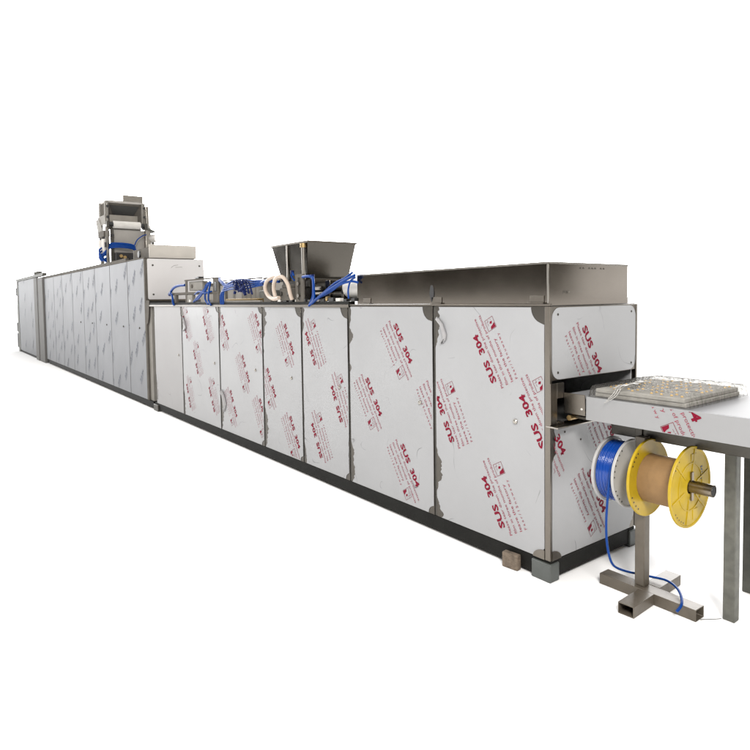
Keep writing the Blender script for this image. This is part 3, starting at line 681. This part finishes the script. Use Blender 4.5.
# ------------------------------------------------------------------ conveyor table
tb = thing('conveyor_table', 'film covered outfeed table with SUS 304 skirt at the right end of the machine', 'table')
TX0, TX1, TY, TZ = .137, 1.60, .11, .985
top = MB().box(TX0-.12, TX1, TY+.004, .74, TZ-.012, TZ).build('tabletop', 'tabletop', tb, .002)
sk = MB().box(TX0, TX1, TY, TY+.0035, .866, TZ-.0005).build('skirt', 'skirtfilm', tb, .001)
lim = (TX0+.01, TX1, .870, TZ-.006)
tsp = [(.556, 1.209, -63)]
prints(sk, tsp, (0, TY-.0012, 0), (1, 0, 0), (0, 0, 1), (0, -1, 0), lim)
MB().box(TX0, TX1, .737, .74, .866, TZ-.013).build('back_skirt', 'film_plain', tb)
pm = MB().box(.011, TX0-.001, TY-.008, TY-.003, .885, .992).box(.011, TX0-.001, TY-.0025, TY+.05, .885, .889)
pm.build('side_plate', 'steel', tb, .0015)
MB().lathe((.118, TY-.008, .918), (0, -1, 0), [(0, .006), (.003, .005), (.004, .001)], 12, True).build('screw', 'roller', tb)
MB().cyl((.05, TY-.02, .865), (.05, .7, .865), .014, 14).build('idler_roller', 'brass', tb)
MB().box(.02, .16, TY+.02, .70, .86, .872).build('under_plate', 'dsteel', tb)
rl = MB().box(.16, TX1, .30, .34, .772, .866).box(.16, TX1, .69, .73, .826, .866)
for x in (.30, 1.1): rl.box(x, x+.04, .3405, .6895, .828, .864)
rl.build('under_rail', 'dsteel', tb, .003)
MB().box(.30, .335, .29, .2995, .775, .866).build('rail_bracket', 'dsteel', tb, .002)
for x in (.712, 1.48):
    MB().box(x, x+.052, .322, .372, 0, .7715).build('leg', 'galv', tb, .004)
    MB().box(x-.062, x-.012, .675, .725, 0, .8255).build('leg', 'dgalv', tb, .004)

# ------------------------------------------------------------------ bagged mould trays
bg = thing('bagged_mould_trays', 'flat stack of mould trays with gold glints wrapped in clear plastic on the table', 'mould trays')
BX0, BX1, BY0, BY1 = .150, .655, .112, .712
MB().box(BX0+.018, BX1-.03, BY0+.03, BY1-.03, TZ+.001, TZ+.022).build('mould_tray', 'mould', bg, .004)
MB().box(BX0+.024, BX1-.035, BY0+.026, BY1-.034, TZ+.0225, TZ+.043).build('mould_tray', 'mould', bg, .004)
glint = None; nx, ny = 9, 11
for i in range(nx):
    for j in range(ny):
        if (i*7+j*5) % 11 in (0, 3, 6) or (i*j) % 5 == 4: continue
        loc = (BX0+.055+(BX1-BX0-.12)*i/(nx-1), BY0+.065+(BY1-BY0-.13)*j/(ny-1), TZ+.0431)
        if glint is None: glint = c = MB().lathe((0, 0, 0), (0, 0, 1), [(0, .0068), (.004, .0062), (.0065, .0035), (.007, .0005)], 10, True).build('mould_glint', 'gold', bg)
        else: c = glint.copy(); COL.objects.link(c)
        c.location = loc
def bag():
    mb = MB(); bm = mb.bm
    nx, ny = 70, 80; x0, x1, y0, y1 = BX0-.002, BX1, BY0-.001, BY1+.002
    def hgt(u, v):
        e = min(u*(x1-x0), (1-u)*(x1-x0), v*(y1-y0), (1-v)*(y1-y0)); t = min(1, e/.022)
        h = .057*math.sqrt(max(0, 1-(1-t)**2))
        p = Vector((u*9, v*9, 1.3))
        w = .004*noise.noise(p*1.1)+.0030*(1-abs(noise.noise(p*2.3))*2)+.0018*noise.noise(p*5.1)
        return TZ+.003+h+w*t
    G = [[bm.verts.new((x0+(x1-x0)*i/nx+.004*noise.noise((i*.3, j*.3, 0)), y0+(y1-y0)*j/ny+(.003*noise.noise((i*.25, j*.2, 5)) if 0 < j else abs(.003*noise.noise((i*.25, 0, 5)))), hgt(i/nx, j/ny))) for j in range(ny+1)] for i in range(nx+1)]
    for i in range(nx):
        for j in range(ny): bm.faces.new((G[i][j], G[i+1][j], G[i+1][j+1], G[i][j+1]))
    return mb.build('plastic_bag', 'bag', bg)
bag()
rr = random.Random(21)
for k in range(9):      # the gathered and tied neck of the bag: crumpled strips
    a = rr.uniform(-.02, .02); pts = []
    for t in range(7):
        u = t/6
        pts.append((.285+.02*u+a*(1-.7*math.sin(3.14*u))+rr.uniform(-.005, .005), .40-.285*u+rr.uniform(-.006, .006), TZ+.063+rr.uniform(-.003, .006)-(.01 if t == 6 else 0)))
    MB().tube(pts, [.0016, .0022, .0014, .002], 5, True, 3).build('bag_tie', 'strand', bg)
for k in range(3):
    MB().tube([(.30+.012*k, .116, TZ+.056), (.295+.006*k, .095, TZ+.030-.006*k), (.275-.01*k, .088, TZ+.008-.012*k)], .0016, 5, True, 3).build('bag_tie', 'strand', bg)

# ------------------------------------------------------------------ reel stand and the two reels
rs = thing('reel_stand', 'brown steel reel stand with cross shaped foot under the table', 'reel stand')
AX, AZ = .25, .603
def tube_sq(name, p0, p1, w, h, m, parent, th=.004):
    """open ended rectangular tube lying on the ground from p0 to p1"""
    p0, p1 = Vector(p0), Vector(p1); d = (p1-p0).normalized(); s = Vector((0, 0, 1)).cross(d).normalized(); u = Vector((0, 0, 1))
    def ring(p, a, b): return [p+s*x*a+u*z*b for x, z in ((-1, -1), (1, -1), (1, 1), (-1, 1))]
    mb = MB(); mb.loft([ring(p0, w/2-th, h/2-th), ring(p1, w/2-th, h/2-th), ring(p1, w/2, h/2), ring(p0, w/2, h/2), ring(p0, w/2-th, h/2-th)], False)
    return mb.build(name, m, parent, .002)
tube_sq('foot_bar', (.160, .237, .0275), (.652, .237, .0275), .078, .055, 'stand', rs)
tube_sq('foot_bar', (.425, .002, .0285), (.415, .1965, .0285), .078, .054, 'stand', rs)
tube_sq('foot_bar', (.402, .2775, .0285), (.392, .500, .0285), .078, .054, 'stand', rs)
MB().box(.338, .388, .225, .275, .0555, .80).build('post', 'stand', rs, .003)
MB().cyl((.10, AX, AZ), (.700, AX, AZ+.004), .0285, 28).build('shaft', 'shaft', rs)
MB().lathe((.7005, AX, AZ+.004), (1, 0, 0), [(0, .022), (.001, .0215), (.0012, .001)], 24, True).build('shaft_bore', 'plug', rs)
def ring_holes(parent, x, r, n, hr, m, t0, t1, sgn):
    mb = MB()
    for k in range(n):
        t = math.radians(t0+(t1-t0)*k/(n-1))
        mb.lathe((x, AX+r*math.cos(t), AZ+r*math.sin(t)), (sgn, 0, 0), [(0, hr), (.0008, hr), (.0009, .0002)], 10, True)
    mb.build('rim_holes', m, parent)
ys = thing('cardboard_core_reel', 'empty yellow reel with brown cardboard core on the stand shaft', 'reel')
RY = .190
def flange(parent, x, R, m, out, th=.006, hub=.032):
    """moulded disc with a raised rim; out is the direction of its outer side"""
    f = MB().lathe((x, AX, AZ), (out, 0, 0), [(0, hub), (th, hub), (th+.003, hub+.004), (th+.003, hub+.012), (th, hub+.018), (th, R-.012), (th+.004, R-.009), (th+.005, R-.002), (th+.002, R), (-.001, R), (-.003, R-.003), (0, R-.010), (0, hub)], 96)
    return f.build('flange', m, parent)
XA, XC = .398, .590
fa = flange(ys, XA, RY-.002, 'yellow', -1); fb_ = flange(ys, XC, RY, 'yellow', 1)
ribs = MB()
for k in range(6):
    t = math.radians(18+60*k); c, s = math.cos(t), math.sin(t)
    q = Vector((0, -s, c))*.0035; a = Vector((XC+.005, AX+c*.062, AZ+s*.062)); b = Vector((XC+.005, AX+c*(RY-.014), AZ+s*(RY-.014)))
    ribs.prism([a-q, a+q, b+q, b-q], (.0045, 0, 0))
ribs.lathe((XC+.005, AX, AZ), (1, 0, 0), [(0, .108), (.004, .108), (.004, .112), (0, .112)], 64)
ribs.build('flange_ribs', 'yellow', fb_)
lbm = MB()
for yc, zc, w, h in ((.045, -.135, .045, .05), (.028, .135, .05, .035)):
    lbm.box(XC+.0055, XC+.0085, AX+yc-w/2, AX+yc+w/2, AZ+zc-h/2, AZ+zc+h/2)
lbm.split('moulded_tab', 'yellow', fb_, .001)
tk = MB()
for k in range(5): tk.box(XC+.0064, XC+.0072, AX+.095, AX+.112, AZ+.018+.014*k, AZ+.026+.014*k)
tk.split('moulded_marks', 'plug', fb_)
ring_holes(fb_, XC+.0062, RY-.022, 5, .0035, 'plug', 218, 248, 1); ring_holes(fb_, XC+.0062, RY-.022, 3, .0035, 'plug', 128, 144, 1)
ring_holes(fa, XA+.0002, RY-.022, 4, .0045, 'plug', 205, 234, 1); ring_holes(fa, XA+.0002, RY-.022, 4, .0045, 'plug', 128, 152, 1)
MB().lathe((XA+.0005, AX, AZ), (1, 0, 0), [(0, .1165), (XC-XA-.001, .1165)], 72).build('cardboard_core', 'card', ys)
MB().box(XC+.010, XC+.018, AX-.009, AX+.009, AZ-.062, AZ+.072).build('lock_bar', 'shaft', ys, .001)

bs = thing('blue_hose_reel', 'white reel wound with glossy blue air hose hanging beside the yellow reel', 'reel')
RB = .168; XW0, XW1 = .196, .298
flange(bs, XW0, RB, 'white', -1, .007); fw = flange(bs, XW1, RB+.004, 'white', 1, .007)
ring_holes(fw, XW1+.0072, RB-.014, 6, .0045, 'plug', 125, 178, 1); ring_holes(fw, XW1+.0072, RB-.014, 4, .0045, 'plug', 205, 235, 1)
prof = []; nw = 11; pw = (XW1-XW0-.004)/nw
for k in range(nw):
    rk = .1475+.0012*math.sin(k*2.7)
    for j in range(7):
        t = math.pi*j/6; prof.append((.002+pw*k+pw*.5*(1-math.cos(t)), rk+pw*.5*math.sin(t)))
MB().lathe((XW0, AX, AZ), (1, 0, 0), prof, 96).build('hose_coil', 'coil', bs)
MB().lathe((XW0, AX, AZ), (1, 0, 0), [(.001, .06), (XW1-XW0-.001, .06)], 32).build('hub', 'white', bs)
hose(bs, [(.292, .170, .735), (.290, .120, .690), (.286, .096, .640), (.278, .092, .56), (.270, .093, .48), (.264, .094, .38), (.264, .098, .29), (.270, .108, .215), (.272, .135, .160), (.276, .180, .125), (.290, .262, .088), (.320, .305, .076), (.365, .330, .072), (.440, .338, .078), (.512, .300, .078), (.565, .240, .070), (.592, .185, .060), (.588, .150, .040)], .0062, 'hose', 'hose_tail')

# thin wire on the floor from the stand to the table leg
wr = MB().tube([(.655, .235, .003), (.68, .27, .003), (.70, .30, .003), (.71, .318, .003)], .0015, 5).build('wire', 'dsteel')
wr['label'] = 'thin grey wire on the floor between the reel stand and the table leg'; wr['category'] = 'wire'
